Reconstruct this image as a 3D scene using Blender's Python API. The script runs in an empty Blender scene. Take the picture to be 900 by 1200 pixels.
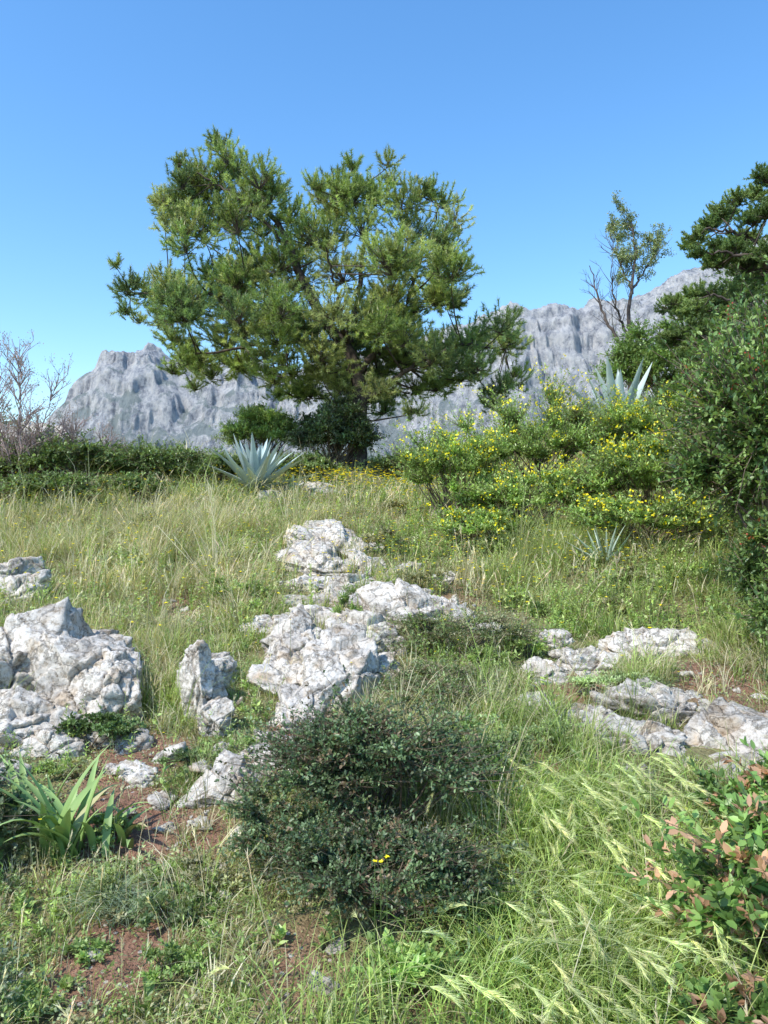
import bpy, math, numpy as np, bmesh
from mathutils import Vector
rng = np.random.default_rng(11)
scene = bpy.context.scene
PI = math.pi

# ---------------------------------------------------------------- noise
def _h(ix, iy, iz, s):
    h = (ix*374761393 + iy*668265263 + iz*1274126177 + s*974634777) & 0xffffffff
    h = ((h ^ (h >> 13))*1274126177) & 0xffffffff
    h = h ^ (h >> 16)
    return h/4294967295.0
def vnoise(x, y, z, s=0):
    x, y, z = np.broadcast_arrays(np.asarray(x, float), np.asarray(y, float), np.asarray(z, float))
    fx, fy, fz = np.floor(x), np.floor(y), np.floor(z)
    ix, iy, iz = fx.astype(np.int64), fy.astype(np.int64), fz.astype(np.int64)
    u, v, w = x-fx, y-fy, z-fz
    u = u*u*(3-2*u); v = v*v*(3-2*v); w = w*w*(3-2*w)
    def L(a, b, t): return a+(b-a)*t
    r = L(L(L(_h(ix,iy,iz,s), _h(ix+1,iy,iz,s), u), L(_h(ix,iy+1,iz,s), _h(ix+1,iy+1,iz,s), u), v),
          L(L(_h(ix,iy,iz+1,s), _h(ix+1,iy,iz+1,s), u), L(_h(ix,iy+1,iz+1,s), _h(ix+1,iy+1,iz+1,s), u), v), w)
    return r*2-1
def fbm(x, y, z=0.0, o=4, s=0):
    a, t, f = 1.0, 0.0, 1.0; n = 0
    for i in range(o):
        t = t + a*vnoise(np.asarray(x)*f+i*17.3, np.asarray(y)*f-i*9.1, np.asarray(z)*f+i*5.7, s+i); n += a
        a *= .5; f *= 2.03
    return t/n
def ridged(x, y, z=0.0, o=4, s=0):
    a, t, f = 1.0, 0.0, 1.0; n = 0
    for i in range(o):
        t = t + a*(1-2*np.abs(vnoise(np.asarray(x)*f+i*11.3, np.asarray(y)*f-i*7.1, np.asarray(z)*f+i*3.7, s+i))); n += a
        a *= .5; f *= 2.07
    return t/n
def sstep(a, b, x):
    t = np.clip((x-a)/(b-a), 0, 1); return t*t*(3-2*t)

# ---------------------------------------------------------------- terrain
ky = [-6000,-60,-10,0,2.4,2.75,3.2,3.6,4.0,4.6,5.2,6.2,7.5,9.0,11,13,15,17,20,24,40,80,400,7000]
kz = [-40,-6,-1.4,-.35,-.02,.05,.15,.19,.25,.32,.43,.56,.77,1.10,1.58,1.95,2.27,2.62,2.85,2.6,0,-6,-20,-30]
_ty = np.arange(-20, 60, .05); _tz = np.interp(_ty, ky, kz)
_k = np.hanning(25); _k /= _k.sum(); _tzs = np.convolve(np.pad(_tz, 12, mode='edge'), _k, mode='valid')
_ay = np.concatenate([[-6000,-60], _ty[20:-20], [80,400,7000]])
_az = np.concatenate([[-40,-6], _tzs[20:-20], [-6,-20,-30]])
def H(x, y):
    x = np.asarray(x, float); y = np.asarray(y, float)
    z = np.interp(y, _ay, _az)
    z = z + 1.15*sstep(1.8, 5.5, x)*sstep(8, 14.5, y)*(1-sstep(22, 60, y))
    z = z + .22*sstep(1.2, 3.5, x)*sstep(4, 8, y)
    near = 1-sstep(60, 200, np.hypot(x, y))
    z = z + near*(.11*fbm(x/1.5, y/1.5, 0, 3, 3) + .035*fbm(x*2.2, y*2.2, 0, 3, 8)) + .25*fbm(x/7, y/7, 0, 2, 5)*sstep(9, 16, np.hypot(x, y)*near)
    return z

rocks_fp = []
soil_p = [(-1.15,3.5,.34),(-.30,2.6,.26),(-.98,2.75,.24),(.95,4.35,.24),(-2.1,7.3,.35),(2.35,5.0,.42),(1.2,5.1,.3),
          (-1.35,4.1,.28),(-.75,3.35,.2),(.1,2.5,.1),(-.5,4.4,.2),(.75,4.0,.16)]
def soil(x, y):
    m = np.zeros(np.broadcast(x, y).shape)
    n = fbm(np.asarray(x)*2.3, np.asarray(y)*2.3, 0, 3, 21)
    for sx, sy, r in soil_p:
        d = np.hypot(x-sx, y-sy)/r + n*.9
        m = np.maximum(m, 1-sstep(.5, 1.3, d))
    m = np.maximum(m, sstep(.4, .58, fbm(np.asarray(x)/.7, np.asarray(y)/.7, 3, 3, 40))*.65)
    return m
def on_rock(x, y, k=.85):
    m = np.zeros(np.shape(x), bool)
    for rx0, ry0, a, b, r in rocks_fp:
        dx, dy = x-rx0, y-ry0; c, s = math.cos(r), math.sin(r)
        u = (dx*c+dy*s)/a; v = (-dx*s+dy*c)/b
        m |= (u*u+v*v) < k
    return m

# ---------------------------------------------------------------- mesh builder
class MB:
    def __init__(s): s.v=[]; s.c=[]; s.f=[]; s.n=0
    def add(s, v, c, faces):
        v = np.asarray(v, float).reshape(-1, 3); c = np.broadcast_to(np.asarray(c, float), v.shape)
        s.v.append(v); s.c.append(c)
        for f in faces: s.f.append(np.asarray(f)+s.n)
        s.n += len(v)
    def build(s, name, mat, smooth=False, parent=None):
        v = np.concatenate(s.v); c = np.concatenate(s.c)
        me = bpy.data.meshes.new(name)
        me.vertices.add(len(v)); me.vertices.foreach_set('co', v.astype(np.float32).ravel())
        loops = np.concatenate([f.ravel() for f in s.f]).astype(np.int32)
        tot = np.concatenate([np.full(len(f), f.shape[1]) for f in s.f]).astype(np.int32)
        st = np.concatenate([[0], np.cumsum(tot)[:-1]]).astype(np.int32)
        me.loops.add(len(loops)); me.loops.foreach_set('vertex_index', loops)
        me.polygons.add(len(tot)); me.polygons.foreach_set('loop_start', st)
        try: me.polygons.foreach_set('loop_total', tot)
        except Exception: pass
        if smooth: me.polygons.foreach_set('use_smooth', np.ones(len(tot), bool))
        a = me.color_attributes.new('Col', 'FLOAT_COLOR', 'POINT')
        a.data.foreach_set('color', np.concatenate([np.clip(c, 0, 1), np.ones((len(c), 1))], 1).astype(np.float32).ravel())
        me.update(calc_edges=True); me.validate()
        me.materials.append(mat)
        o = bpy.data.objects.new(name, me); scene.collection.objects.link(o)
        if parent: o.parent = parent
        return o
def empty(name):
    e = bpy.data.objects.new(name, None); scene.collection.objects.link(e); e.empty_display_size = .3
    return e
def nrm(v): return v/np.maximum(np.linalg.norm(v, axis=-1, keepdims=True), 1e-9)
def runit(n): return nrm(rng.normal(size=(n, 3)))
def jit(col, n, a=.2):
    c = np.broadcast_to(np.asarray(col, float), (n, 3))
    return c*(1+rng.uniform(-a, a, (n, 1)))*(1+rng.uniform(-a*.3, a*.3, (n, 3)))
def pick(cols, n, w=None):
    return np.asarray(cols, float)[rng.choice(len(cols), n, p=w)]

def blades(mb, base, ang, lean, Hh, W, c0, c1, segs=3, face=None):
    n = len(base); ts = {3: [0, .4, .75, 1], 2: [0, .55, 1], 5: [0,.2,.42,.64,.84,1]}[segs]
    W = np.broadcast_to(W, (n,)); Hh = np.broadcast_to(Hh, (n,))
    d = np.stack([np.cos(ang), np.sin(ang), np.zeros(n)], 1)
    fa = ang+PI/2+rng.uniform(-.9, .9, n) if face is None else face
    w = np.stack([np.cos(fa), np.sin(fa), np.zeros(n)], 1)
    V = []; C = []
    for t in ts:
        p = base + d*(Hh*lean*t**1.8)[:, None]; p = p.copy(); p[:, 2] += Hh*(t - .42*np.minimum(lean, 1.6)*t**2.4)
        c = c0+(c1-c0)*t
        if t < 1:
            ww = w*(W*.5*(1-t)**.6)[:, None]
            V += [p-ww, p+ww]; C += [c, c]
        else: V.append(p); C.append(c)
    k = len(V); V = np.stack(V, 1).reshape(-1, 3); C = np.stack(C, 1).reshape(-1, 3)
    o = (np.arange(n)*k)[:, None]; F = []
    for i in range(len(ts)-2): F.append(o+np.array([[2*i, 2*i+1, 2*i+3, 2*i+2]]))
    F.append(o+np.array([[k-3, k-2, k-1]]))
    mb.add(V, C, F)
def leaves(mb, pos, d, nv, L, W, col, fold=.12):
    n = len(pos); L = np.broadcast_to(L, (n,))[:, None]; W = np.broadcast_to(W, (n,))[:, None]
    s = nrm(np.cross(d, nv)); nn = np.cross(s, d)
    V = np.stack([pos, pos+d*L*.3+s*W*.42+nn*W*fold, pos+d*L*.68+s*W*.38+nn*W*fold*.7, pos+d*L, pos+d*L*.68-s*W*.38+nn*W*fold*.7, pos+d*L*.3-s*W*.42+nn*W*fold], 1).reshape(-1, 3)
    C = np.repeat(col, 6, 0)
    o = (np.arange(n)*6)[:, None]
    mb.add(V, C, [o+np.array([[0, 1, 2, 3]]), o+np.array([[0, 3, 4, 5]])])
def leaves4(mb, pos, d, nv, L, W, col):
    n = len(pos); L = np.broadcast_to(L, (n,))[:, None]; W = np.broadcast_to(W, (n,))[:, None]
    s = nrm(np.cross(d, nv)); nn = np.cross(s, d)
    V = np.stack([pos, pos+d*L*.45+s*W*.5+nn*W*.1, pos+d*L, pos+d*L*.45-s*W*.5+nn*W*.1], 1).reshape(-1, 3)
    o = (np.arange(n)*4)[:, None]
    mb.add(V, np.repeat(col, 4, 0), [o+np.array([[0, 1, 2, 3]])])
def needles(mb, pos, d, L, W, col):
    n = len(pos); L = np.broadcast_to(L, (n,))[:, None]; W = np.broadcast_to(W, (n,))[:, None]
    s = nrm(np.cross(d, runit(n)))
    V = np.stack([pos-s*W*.5, pos+s*W*.5, pos+d*L], 1).reshape(-1, 3)
    mb.add(V, np.repeat(col, 3, 0), [(np.arange(n)*3)[:, None]+np.array([[0, 1, 2]])])
def tubes(mb, P, R, col, sides=4):
    N, K, _ = P.shape
    T = np.gradient(P, axis=1); T = nrm(T)
    ref = np.where(np.abs(T[..., 2:3]) > .9, np.array([1., 0, 0]), np.array([0, 0, 1.]))
    A = nrm(np.cross(T, ref)); B = np.cross(T, A)
    an = np.arange(sides)/sides*2*PI
    V = P[:, :, None, :] + R[:, :, None, None]*(A[:, :, None, :]*np.cos(an)[None, None, :, None]+B[:, :, None, :]*np.sin(an)[None, None, :, None])
    o = (np.arange(N)*K*sides)[:, None]; F = []
    for k in range(K-1):
        for j in range(sides):
            j2 = (j+1) % sides
            F.append(o+np.array([[k*sides+j, k*sides+j2, (k+1)*sides+j2, (k+1)*sides+j]]))
    c = np.repeat(np.broadcast_to(col, (N, 3)), K*sides, 0)
    mb.add(V.reshape(-1, 3), c, F)
def strap(mb, base, az, el0, el1, L, W, c0, c1, fold=.3, segs=9, shape='agave', thick=0):
    p = np.array(base, float); V = []; C = []
    side = np.array([-math.sin(az), math.cos(az), 0])
    for i in range(segs+1):
        t = i/segs; el = el0+(el1-el0)*t**1.3
        d = np.array([math.cos(az)*math.cos(el), math.sin(az)*math.cos(el), math.sin(el)])
        up = np.array([-math.cos(az)*math.sin(el), -math.sin(az)*math.sin(el), math.cos(el)])
        if shape == 'agave': w = W*(.62+.5*math.sin(min(t*1.5, 1)*PI)*(1-t))*(1-t**3.2)+.002
        else: w = W*(1-t**2.5)*(.75+.4*math.sin(t*PI))+.001
        V += [p-side*w*.5+up*w*fold, p-up*thick*(1-t), p+side*w*.5+up*w*fold]
        c = np.array(c0)+(np.array(c1)-np.array(c0))*t
        C += [c, c*.92, c]
        p = p+d*L/segs
    F = []
    for i in range(segs):
        a = i*3; F += [[a, a+1, a+4, a+3], [a+1, a+2, a+5, a+4]]
    mb.add(V, np.array(C), [np.array(F)])

# ---------------------------------------------------------------- materials
def new_mat(name):
    m = bpy.data.materials.new(name); m.use_nodes = True; nt = m.node_tree; nt.nodes.clear(); return m, nt
def N(nt, t, **kw):
    n = nt.nodes.new(t)
    for k, v in kw.items(): setattr(n, k, v)
    return n
def ramp(nt, stops):
    r = nt.nodes.new('ShaderNodeValToRGB'); e = r.color_ramp.elements
    while len(e) < len(stops): e.new(.5)
    for i, (p, c) in enumerate(stops):
        e[i].position = p; e[i].color = (*c, 1) if len(c) == 3 else c
    return r
def foliage_mat(name, rough=.5, tr=.3, nscale=3.0, amt=.25, spec=.4, gain=1.0):
    m, nt = new_mat(name); L = nt.links
    at = N(nt, 'ShaderNodeAttribute', attribute_name='Col')
    geo = N(nt, 'ShaderNodeNewGeometry'); no = N(nt, 'ShaderNodeTexNoise'); no.inputs['Scale'].default_value = nscale
    L.new(geo.outputs['Position'], no.inputs['Vector'])
    mr = N(nt, 'ShaderNodeMapRange'); mr.inputs[1].default_value = .3; mr.inputs[2].default_value = .7
    mr.inputs[3].default_value = (1-amt)*gain; mr.inputs[4].default_value = (1+amt)*gain
    L.new(no.outputs['Fac'], mr.inputs[0])
    mul = N(nt, 'ShaderNodeVectorMath', operation='SCALE'); L.new(at.outputs['Color'], mul.inputs[0]); L.new(mr.outputs[0], mul.inputs['Scale'])
    p = N(nt, 'ShaderNodeBsdfPrincipled'); p.inputs['Roughness'].default_value = rough
    p.inputs['Specular IOR Level'].default_value = spec
    L.new(mul.outputs[0], p.inputs['Base Color'])
    out = N(nt, 'ShaderNodeOutputMaterial')
    if tr > 0:
        t = N(nt, 'ShaderNodeBsdfTranslucent'); mx = N(nt, 'ShaderNodeMixShader'); mx.inputs[0].default_value = tr
        g = N(nt, 'ShaderNodeVectorMath', operation='MULTIPLY'); g.inputs[1].default_value = (1.3, 1.28, .68)
        L.new(mul.outputs[0], g.inputs[0]); L.new(g.outputs[0], t.inputs['Color'])
        L.new(p.outputs[0], mx.inputs[1]); L.new(t.outputs[0], mx.inputs[2]); L.new(mx.outputs[0], out.inputs[0])
    else: L.new(p.outputs[0], out.inputs[0])
    return m
def rock_mat(name, cols, scale=1.0, bump=.9):
    m, nt = new_mat(name); L = nt.links
    geo = N(nt, 'ShaderNodeNewGeometry')
    n1 = N(nt, 'ShaderNodeTexNoise'); n1.inputs['Scale'].default_value = 3.2*scale; n1.inputs['Detail'].default_value = 8; n1.inputs['Roughness'].default_value = .65
    n2 = N(nt, 'ShaderNodeTexNoise'); n2.inputs['Scale'].default_value = 26*scale; n2.inputs['Detail'].default_value = 6; n2.inputs['Roughness'].default_value = .75
    n3 = N(nt, 'ShaderNodeTexNoise'); n3.inputs['Scale'].default_value = 5.5; n3.inputs['Detail'].default_value = 5
    vo = N(nt, 'ShaderNodeTexVoronoi', feature='DISTANCE_TO_EDGE'); vo.inputs['Scale'].default_value = 4.5*scale
    wrp = N(nt, 'ShaderNodeVectorMath', operation='MULTIPLY_ADD'); wrp.inputs[1].default_value = (.5, .5, .5)
    for n in (n1, n2, n3): L.new(geo.outputs['Position'], n.inputs['Vector'])
    L.new(n1.outputs['Color'], wrp.inputs[0]); L.new(geo.outputs['Position'], wrp.inputs[2]); L.new(wrp.outputs[0], vo.inputs['Vector'])
    r = ramp(nt, cols); L.new(n1.outputs['Fac'], r.inputs[0])
    r2 = ramp(nt, [(.37, (.50, .455, .40)), (.52, (1, 1, 1))]); L.new(n2.outputs['Fac'], r2.inputs[0])
    r3 = ramp(nt, [(0, (.2, .17, .13)), (.018, (1, 1, 1))]); L.new(vo.outputs['Distance'], r3.inputs[0])
    r4 = ramp(nt, [(.54, (1, 1, 1)), (.68, (.80, .66, .50))]); L.new(n3.outputs['Fac'], r4.inputs[0])
    mx = N(nt, 'ShaderNodeMix', data_type='RGBA', blend_type='MULTIPLY'); mx.inputs[0].default_value = 1
    L.new(r.outputs[0], mx.inputs[6]); L.new(r2.outputs[0], mx.inputs[7])
    mx3 = N(nt, 'ShaderNodeMix', data_type='RGBA', blend_type='MULTIPLY'); mx3.inputs[0].default_value = .7
    L.new(mx.outputs[2], mx3.inputs[6]); L.new(r4.outputs[0], mx3.inputs[7])
    mx2 = N(nt, 'ShaderNodeMix', data_type='RGBA', blend_type='MULTIPLY'); mx2.inputs[0].default_value = .5
    L.new(mx3.outputs[2], mx2.inputs[6]); L.new(r3.outputs[0], mx2.inputs[7])
    add = N(nt, 'ShaderNodeMath', operation='MULTIPLY_ADD'); add.inputs[1].default_value = .6
    L.new(n2.outputs['Fac'], add.inputs[0]); L.new(n1.outputs['Fac'], add.inputs[2])
    mn = N(nt, 'ShaderNodeMath', operation='MINIMUM'); mn.inputs[1].default_value = .04; L.new(vo.outputs['Distance'], mn.inputs[0])
    ad2 = N(nt, 'ShaderNodeMath', operation='MULTIPLY_ADD'); ad2.inputs[1].default_value = 6; L.new(mn.outputs[0], ad2.inputs[0]); L.new(add.outputs[0], ad2.inputs[2])
    b = N(nt, 'ShaderNodeBump'); b.inputs['Strength'].default_value = bump; b.inputs['Distance'].default_value = .04/scale
    L.new(ad2.outputs[0], b.inputs['Height'])
    p = N(nt, 'ShaderNodeBsdfPrincipled'); p.inputs['Roughness'].default_value = .9; p.inputs['Specular IOR Level'].default_value = .2
    L.new(mx2.outputs[2], p.inputs['Base Color']); L.new(b.outputs[0], p.inputs['Normal'])
    out = N(nt, 'ShaderNodeOutputMaterial'); L.new(p.outputs[0], out.inputs[0])
    return m
M_grass = foliage_mat('grass', .55, .36, 1.2, .2, .3, 1.1)
M_leaf = foliage_mat('leaf', .42, .28, 5, .25, .5, 1.12)
M_needle = foliage_mat('needle', .5, .34, 1.0, .25, .35, 1.28)
M_bark = foliage_mat('bark', .9, 0, 9, .45, .15, 1.15)
M_succ = foliage_mat('succulent', .5, .08, 4, .12, .35, 1.15)
M_rock = rock_mat('limestone', [(.32, (.42, .37, .31)), (.45, (.66, .60, .52)), (.60, (.79, .735, .65))])
M_rockg = rock_mat('limestone_grey', [(.32, (.36, .32, .27)), (.48, (.59, .54, .47)), (.64, (.72, .665, .58))])

def ground_mat():
    m, nt = new_mat('ground_soil'); L = nt.links
    at = N(nt, 'ShaderNodeAttribute', attribute_name='Col'); geo = N(nt, 'ShaderNodeNewGeometry')
    n1 = N(nt, 'ShaderNodeTexNoise'); n1.inputs['Scale'].default_value = 14; n1.inputs['Detail'].default_value = 9; n1.inputs['Roughness'].default_value = .75
    n2 = N(nt, 'ShaderNodeTexNoise'); n2.inputs['Scale'].default_value = 70; n2.inputs['Detail'].default_value = 4
    vo = N(nt, 'ShaderNodeTexVoronoi'); vo.inputs['Scale'].default_value = 38
    for n in (n1, n2, vo): L.new(geo.outputs['Position'], n.inputs['Vector'])
    r = ramp(nt, [(.3, (.45, .42, .4)), (.7, (1.5, 1.5, 1.5))]); L.new(n1.outputs['Fac'], r.inputs[0])
    mx = N(nt, 'ShaderNodeMix', data_type='RGBA', blend_type='MULTIPLY'); mx.inputs[0].default_value = 1
    L.new(at.outputs['Color'], mx.inputs[6]); L.new(r.outputs[0], mx.inputs[7])
    sep = N(nt, 'ShaderNodeSeparateColor'); L.new(vo.outputs['Color'], sep.inputs[0])
    gt = N(nt, 'ShaderNodeMath', operation='GREATER_THAN'); gt.inputs[1].default_value = .84; L.new(sep.outputs[0], gt.inputs[0])
    lt = N(nt, 'ShaderNodeMath', operation='LESS_THAN'); lt.inputs[1].default_value = .33; L.new(vo.outputs['Distance'], lt.inputs[0])
    mm = N(nt, 'ShaderNodeMath', operation='MULTIPLY'); L.new(gt.outputs[0], mm.inputs[0]); L.new(lt.outputs[0], mm.inputs[1])
    mx2 = N(nt, 'ShaderNodeMix', data_type='RGBA'); L.new(mm.outputs[0], mx2.inputs[0]); L.new(mx.outputs[2], mx2.inputs[6]); mx2.inputs[7].default_value = (.6, .52, .44, 1)
    ad = N(nt, 'ShaderNodeMath', operation='ADD'); L.new(n1.outputs['Fac'], ad.inputs[0]); L.new(n2.outputs['Fac'], ad.inputs[1])
    b = N(nt, 'ShaderNodeBump'); b.inputs['Strength'].default_value = .9; b.inputs['Distance'].default_value = .04; L.new(ad.outputs[0], b.inputs['Height'])
    p = N(nt, 'ShaderNodeBsdfPrincipled'); p.inputs['Roughness'].default_value = .95; p.inputs['Specular IOR Level'].default_value = .1
    L.new(mx2.outputs[2], p.inputs['Base Color']); L.new(b.outputs[0], p.inputs['Normal'])
    out = N(nt, 'ShaderNodeOutputMaterial'); L.new(p.outputs[0], out.inputs[0]); return m
def grid_faces(nx, ny):
    i = np.arange(nx-1)[None, :]+np.arange(ny-1)[:, None]*nx
    i = i.ravel(); return np.stack([i, i+1, i+nx+1, i+nx], 1)
def build_ground():
    n = 620; u = np.linspace(-1, 1, n); k = 9.0; A = 1.39
    xs = A*np.sinh(k*u); ys = 4.5+A*np.sinh(k*u)
    X, Y = np.meshgrid(xs, ys); Z = H(X, Y)
    s = soil(X, Y)[..., None]
    g = (.5+.5*fbm(X/1.7, Y/1.7, 0, 3, 60))[..., None]
    veg = np.array([.20, .20, .08])*(1-g)+np.array([.36, .31, .17])*g
    red = np.array([.36, .205, .14])
    C = veg*(1-s)+red*s
    far = sstep(30, 90, np.hypot(X, Y))[..., None]
    C = C*(1-far)+np.array([.07, .09, .04])*far
    mb = MB(); mb.add(np.stack([X, Y, Z], -1), C.reshape(-1, 3), [grid_faces(n, n)])
    mb.build('ground', ground_mat(), True)

# ---------------------------------------------------------------- rocks
ICO = {}
def ico(l):
    if l not in ICO:
        bm = bmesh.new(); bmesh.ops.create_icosphere(bm, subdivisions=l, radius=1)
        bm.verts.ensure_lookup_table()
        v = np.array([x.co[:] for x in bm.verts]); f = np.array([[a.index for a in q.verts] for q in bm.faces]); bm.free()
        ICO[l] = (nrm(v), f)
    return ICO[l]
def rock_block(mb, c, h, rot=0, tilt=(0, 0), lvl=6, seed=0, rough=1.0, planes=13, col=(1, 1, 1), fp=True):
    v, f = ico(lvl); r = np.random.default_rng(seed+100)
    nv = nrm(r.normal(size=(planes, 3))*[1, 1, .8]); dd = r.uniform(.5, .95, planes)
    nv = np.vstack([nv, nrm(np.array([[r.normal()*.2, r.normal()*.2, 1.]])), nrm(np.array([[r.normal()*.4, -.5, 1.]]))]); dd = np.append(dd, [.7, .72])
    q = v@nv.T; al = np.where(q > 1e-3, dd/np.maximum(q, 1e-3), 9)
    rad = np.minimum(al.min(1), 1.3)
    U = v*rad[:, None]; P = U*np.array(h)
    s = min(h[0], h[1]); o = seed*7.7; sc = 1/max(s, .12)
    K = 30; cen = nrm(r.normal(size=(K, 3))); off = r.uniform(-.09, .06, K); tl = r.normal(size=(K, 3))*.17
    wv = v + .11*np.stack([fbm(v[:, 0]*3+o, v[:, 1]*3, v[:, 2]*3, 3, seed+k) for k in (1, 2, 3)], 1)
    dp = wv@cen.T; idx = dp.argmax(1); top2 = np.sort(dp, 1)[:, -2:]; edge = top2[:, 1]-top2[:, 0]
    cell = off[idx]+((v-cen[idx])*tl[idx]).sum(1)
    a2 = fbm(P[:, 0]*3.5*sc+o, P[:, 1]*3.5*sc, P[:, 2]*4.5*sc, 5, seed+9)
    a3 = ridged(P[:, 0]*7*sc+o, P[:, 1]*7*sc, P[:, 2]*9*sc, 3, seed+19)
    sd = nrm(np.array([r.normal()*.4, r.normal()*.4, 1.])); lay = (P@sd)*sc*r.uniform(3.0, 4.5)+a2*.7; fr = lay-np.floor(lay)
    d = s*rough*(cell*1.0 - .14*np.exp(-(edge/.02)**2) + .05*a2 + .026*a3 + .06*(fr**3))
    P = P+v*d[:, None]
    tx, ty = tilt
    cx, sx = math.cos(tx), math.sin(tx); P = P@np.array([[1, 0, 0], [0, cx, sx], [0, -sx, cx]])
    cy, sy = math.cos(ty), math.sin(ty); P = P@np.array([[cy, 0, -sy], [0, 1, 0], [sy, 0, cy]])
    cz, sz = math.cos(rot), math.sin(rot); P = P@np.array([[cz, sz, 0], [-sz, cz, 0], [0, 0, 1]])
    mb.add(P+np.array(c), col, [f])
    if fp: rocks_fp.append((c[0], c[1], h[0]*.9, h[1]*.9, rot))
def outcrop(name, blocks, mat, lvl=6, hs=1.15, sink=.1):
    mb = MB()
    for i, b in enumerate(blocks):
        x, y, hx, hy, hz = b[:5]; rot = b[5] if len(b) > 5 else 0; tilt = b[6] if len(b) > 6 else (0, 0); sd = b[7] if len(b) > 7 else i
        dz = b[8] if len(b) > 8 else .05
        z = float(H(x, y))+hz*(dz-sink)
        rock_block(mb, (x, y, z), (hx*hs, hy*hs, hz*1.25), rot, tilt, lvl if max(hx, hy) > .15 else lvl-1, seed=sd+len(name)*3)
    return mb.build(name, mat, False)
outcrop('limestone_boulder', [(-1.98, 4.95, .42, .42, .40, .2, (0, .1), 1, .1), (-2.55, 5.1, .5, .45, .42, -.3, (.1, 0), 2, .1), (-1.70, 4.8, .22, .3, .34, .3, (0, 0), 3, .15),
        (-2.1, 4.42, .26, .2, .17, .2, (.2, 0), 4), (-2.5, 4.35, .22, .2, .17, 1, (0, 0), 5), (-1.83, 4.22, .17, .14, .12, .4, (0, .2), 6), (-2.3, 4.08, .15, .12, .1, 2, (0, .2), 7), (-2.15, 5.5, .3, .25, .3, 0, (0, 0), 8), (-1.62, 4.35, .12, .1, .08, 2, (0, .2), 9), (-2.0, 3.95, .12, .1, .08, 1, (0, .2), 10)], M_rock)
outcrop('limestone_outcrop', [(-.33, 5.0, .27, .50, .24, -.55, (.32, .12), 1, .2), (-.70, 5.7, .28, .42, .22, .3, (.2, -.2), 2, .2), (-.14, 5.85, .38, .33, .26, .2, (.25, 0), 3, .15),
        (.20, 6.35, .42, .3, .25, .3, (.2, .1), 4, .2), (.56, 6.65, .30, .28, .21, -.2, (.15, .15), 5, .2), (-.5, 6.4, .4, .28, .18, .1, (.15, 0), 6, .2), (-.52, 4.62, .18, .22, .14, .4, (.2, 0), 7), (.0, 5.35, .18, .22, .10, .7, (.3, 0), 9),
        (-.62, 5.15, .2, .22, .14, .3, (.3, 0), 10), (-.85, 6.2, .25, .2, .12, .3, (.2, 0), 11), (.0, 6.9, .4, .22, .13, .1, (.2, 0), 12), (-.45, 7.15, .35, .25, .12, .4, (.2, 0), 13), (.35, 7.25, .3, .18, .1, .1, (.2, 0), 14), (.8, 6.35, .2, .16, .1, .1, (.2, 0), 15)], M_rock, sink=.22)
outcrop('limestone_outcrop', [(-.72, 8.3, .36, .5, .2, .1, (.25, 0), 11, .3), (-.66, 9.2, .42, .6, .18, .2, (.25, .1), 12, .1), (-.25, 8.3, .38, .35, .16, .5, (.2, 0), 13, .2), (.25, 8.1, .36, .24, .11, .1, (.15, 0), 14, .2), (-.75, 7.6, .3, .22, .12, .2, (.15, 0), 15, .2), (.6, 7.9, .28, .16, .08, 0, (.1, 0), 16, .2), (-.3, 9.0, .25, .3, .12, 0, (.2, 0), 17), (-.3, 7.65, .35, .25, .12, .5, (.2, 0), 18)], M_rock, sink=.3)
outcrop('limestone_boulder', [(-1.14, 4.85, .17, .33, .38, .12, (.45, -.05), 21, .2), (-1.0, 4.5, .13, .16, .16, .5, (.2, 0), 22, .3), (-1.28, 5.3, .2, .2, .16, 0, (0, 0), 23)], M_rock)
outcrop('limestone_boulder', [(-.50, 3.98, .2, .22, .13, .6, (.3, 0), 31, .15), (-.76, 3.72, .17, .2, .12, -.2, (.3, 0), 32, .2), (-.40, 4.25, .15, .15, .09, .2, (.2, 0), 33), (-.62, 4.25, .14, .13, .09, .2, (.2, 0), 34)], M_rock)
outcrop('limestone_outcrop', [(1.95, 5.75, .45, .28, .12, .05, (.3, 0), 41, .2), (1.5, 5.5, .3, .25, .09, .3, (.25, 0), 42, .1), (1.12, 5.35, .22, .2, .08, -.3, (.25, 0), 43, .1), (.95, 4.75, .18, .18, .07, 0, (.2, 0), 44), (1.3, 5.95, .25, .16, .09, 0, (.2, 0), 45), (2.4, 5.9, .25, .16, .09, 0, (.2, 0), 46)], M_rock, sink=.25)
outcrop('limestone_outcrop', [(1.45, 4.25, .32, .32, .11, .2, (.25, 0), 51, .1), (1.95, 4.2, .45, .42, .15, -.25, (.3, -.05), 52, .1), (1.75, 4.75, .33, .28, .14, .3, (.25, 0), 53, .1), (2.5, 4.35, .38, .35, .17, 0, (.2, 0), 54, .1), (1.2, 4.5, .2, .2, .08, 0, (.2, 0), 55, .1), (1.25, 3.85, .13, .11, .06, 0, (.2, 0), 56, .1)], M_rockg, sink=.2)
outcrop('limestone_boulder', [(-3.65, 7.5, .32, .25, .2, 0, (.1, 0), 61, .3), (-3.9, 8.0, .3, .25, .18, 1, (0, 0), 62, .3), (-3.0, 7.0, .12, .1, .08, 1, (0, 0), 63, .2)], M_rock, 5)
outcrop('limestone_boulder', [(-1.45, 13.4, .42, .35, .2, 0, (.2, 0), 71, .5), (-1.0, 13.0, .25, .2, .12, 0, (.2, 0), 72, .5), (-1.9, 12.6, .2, .2, .1, 0, (.2, 0), 73, .3), (.75, 10.6, .16, .14, .1, 0, (.2, 0), 74, .3)], M_rock, 5)
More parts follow.
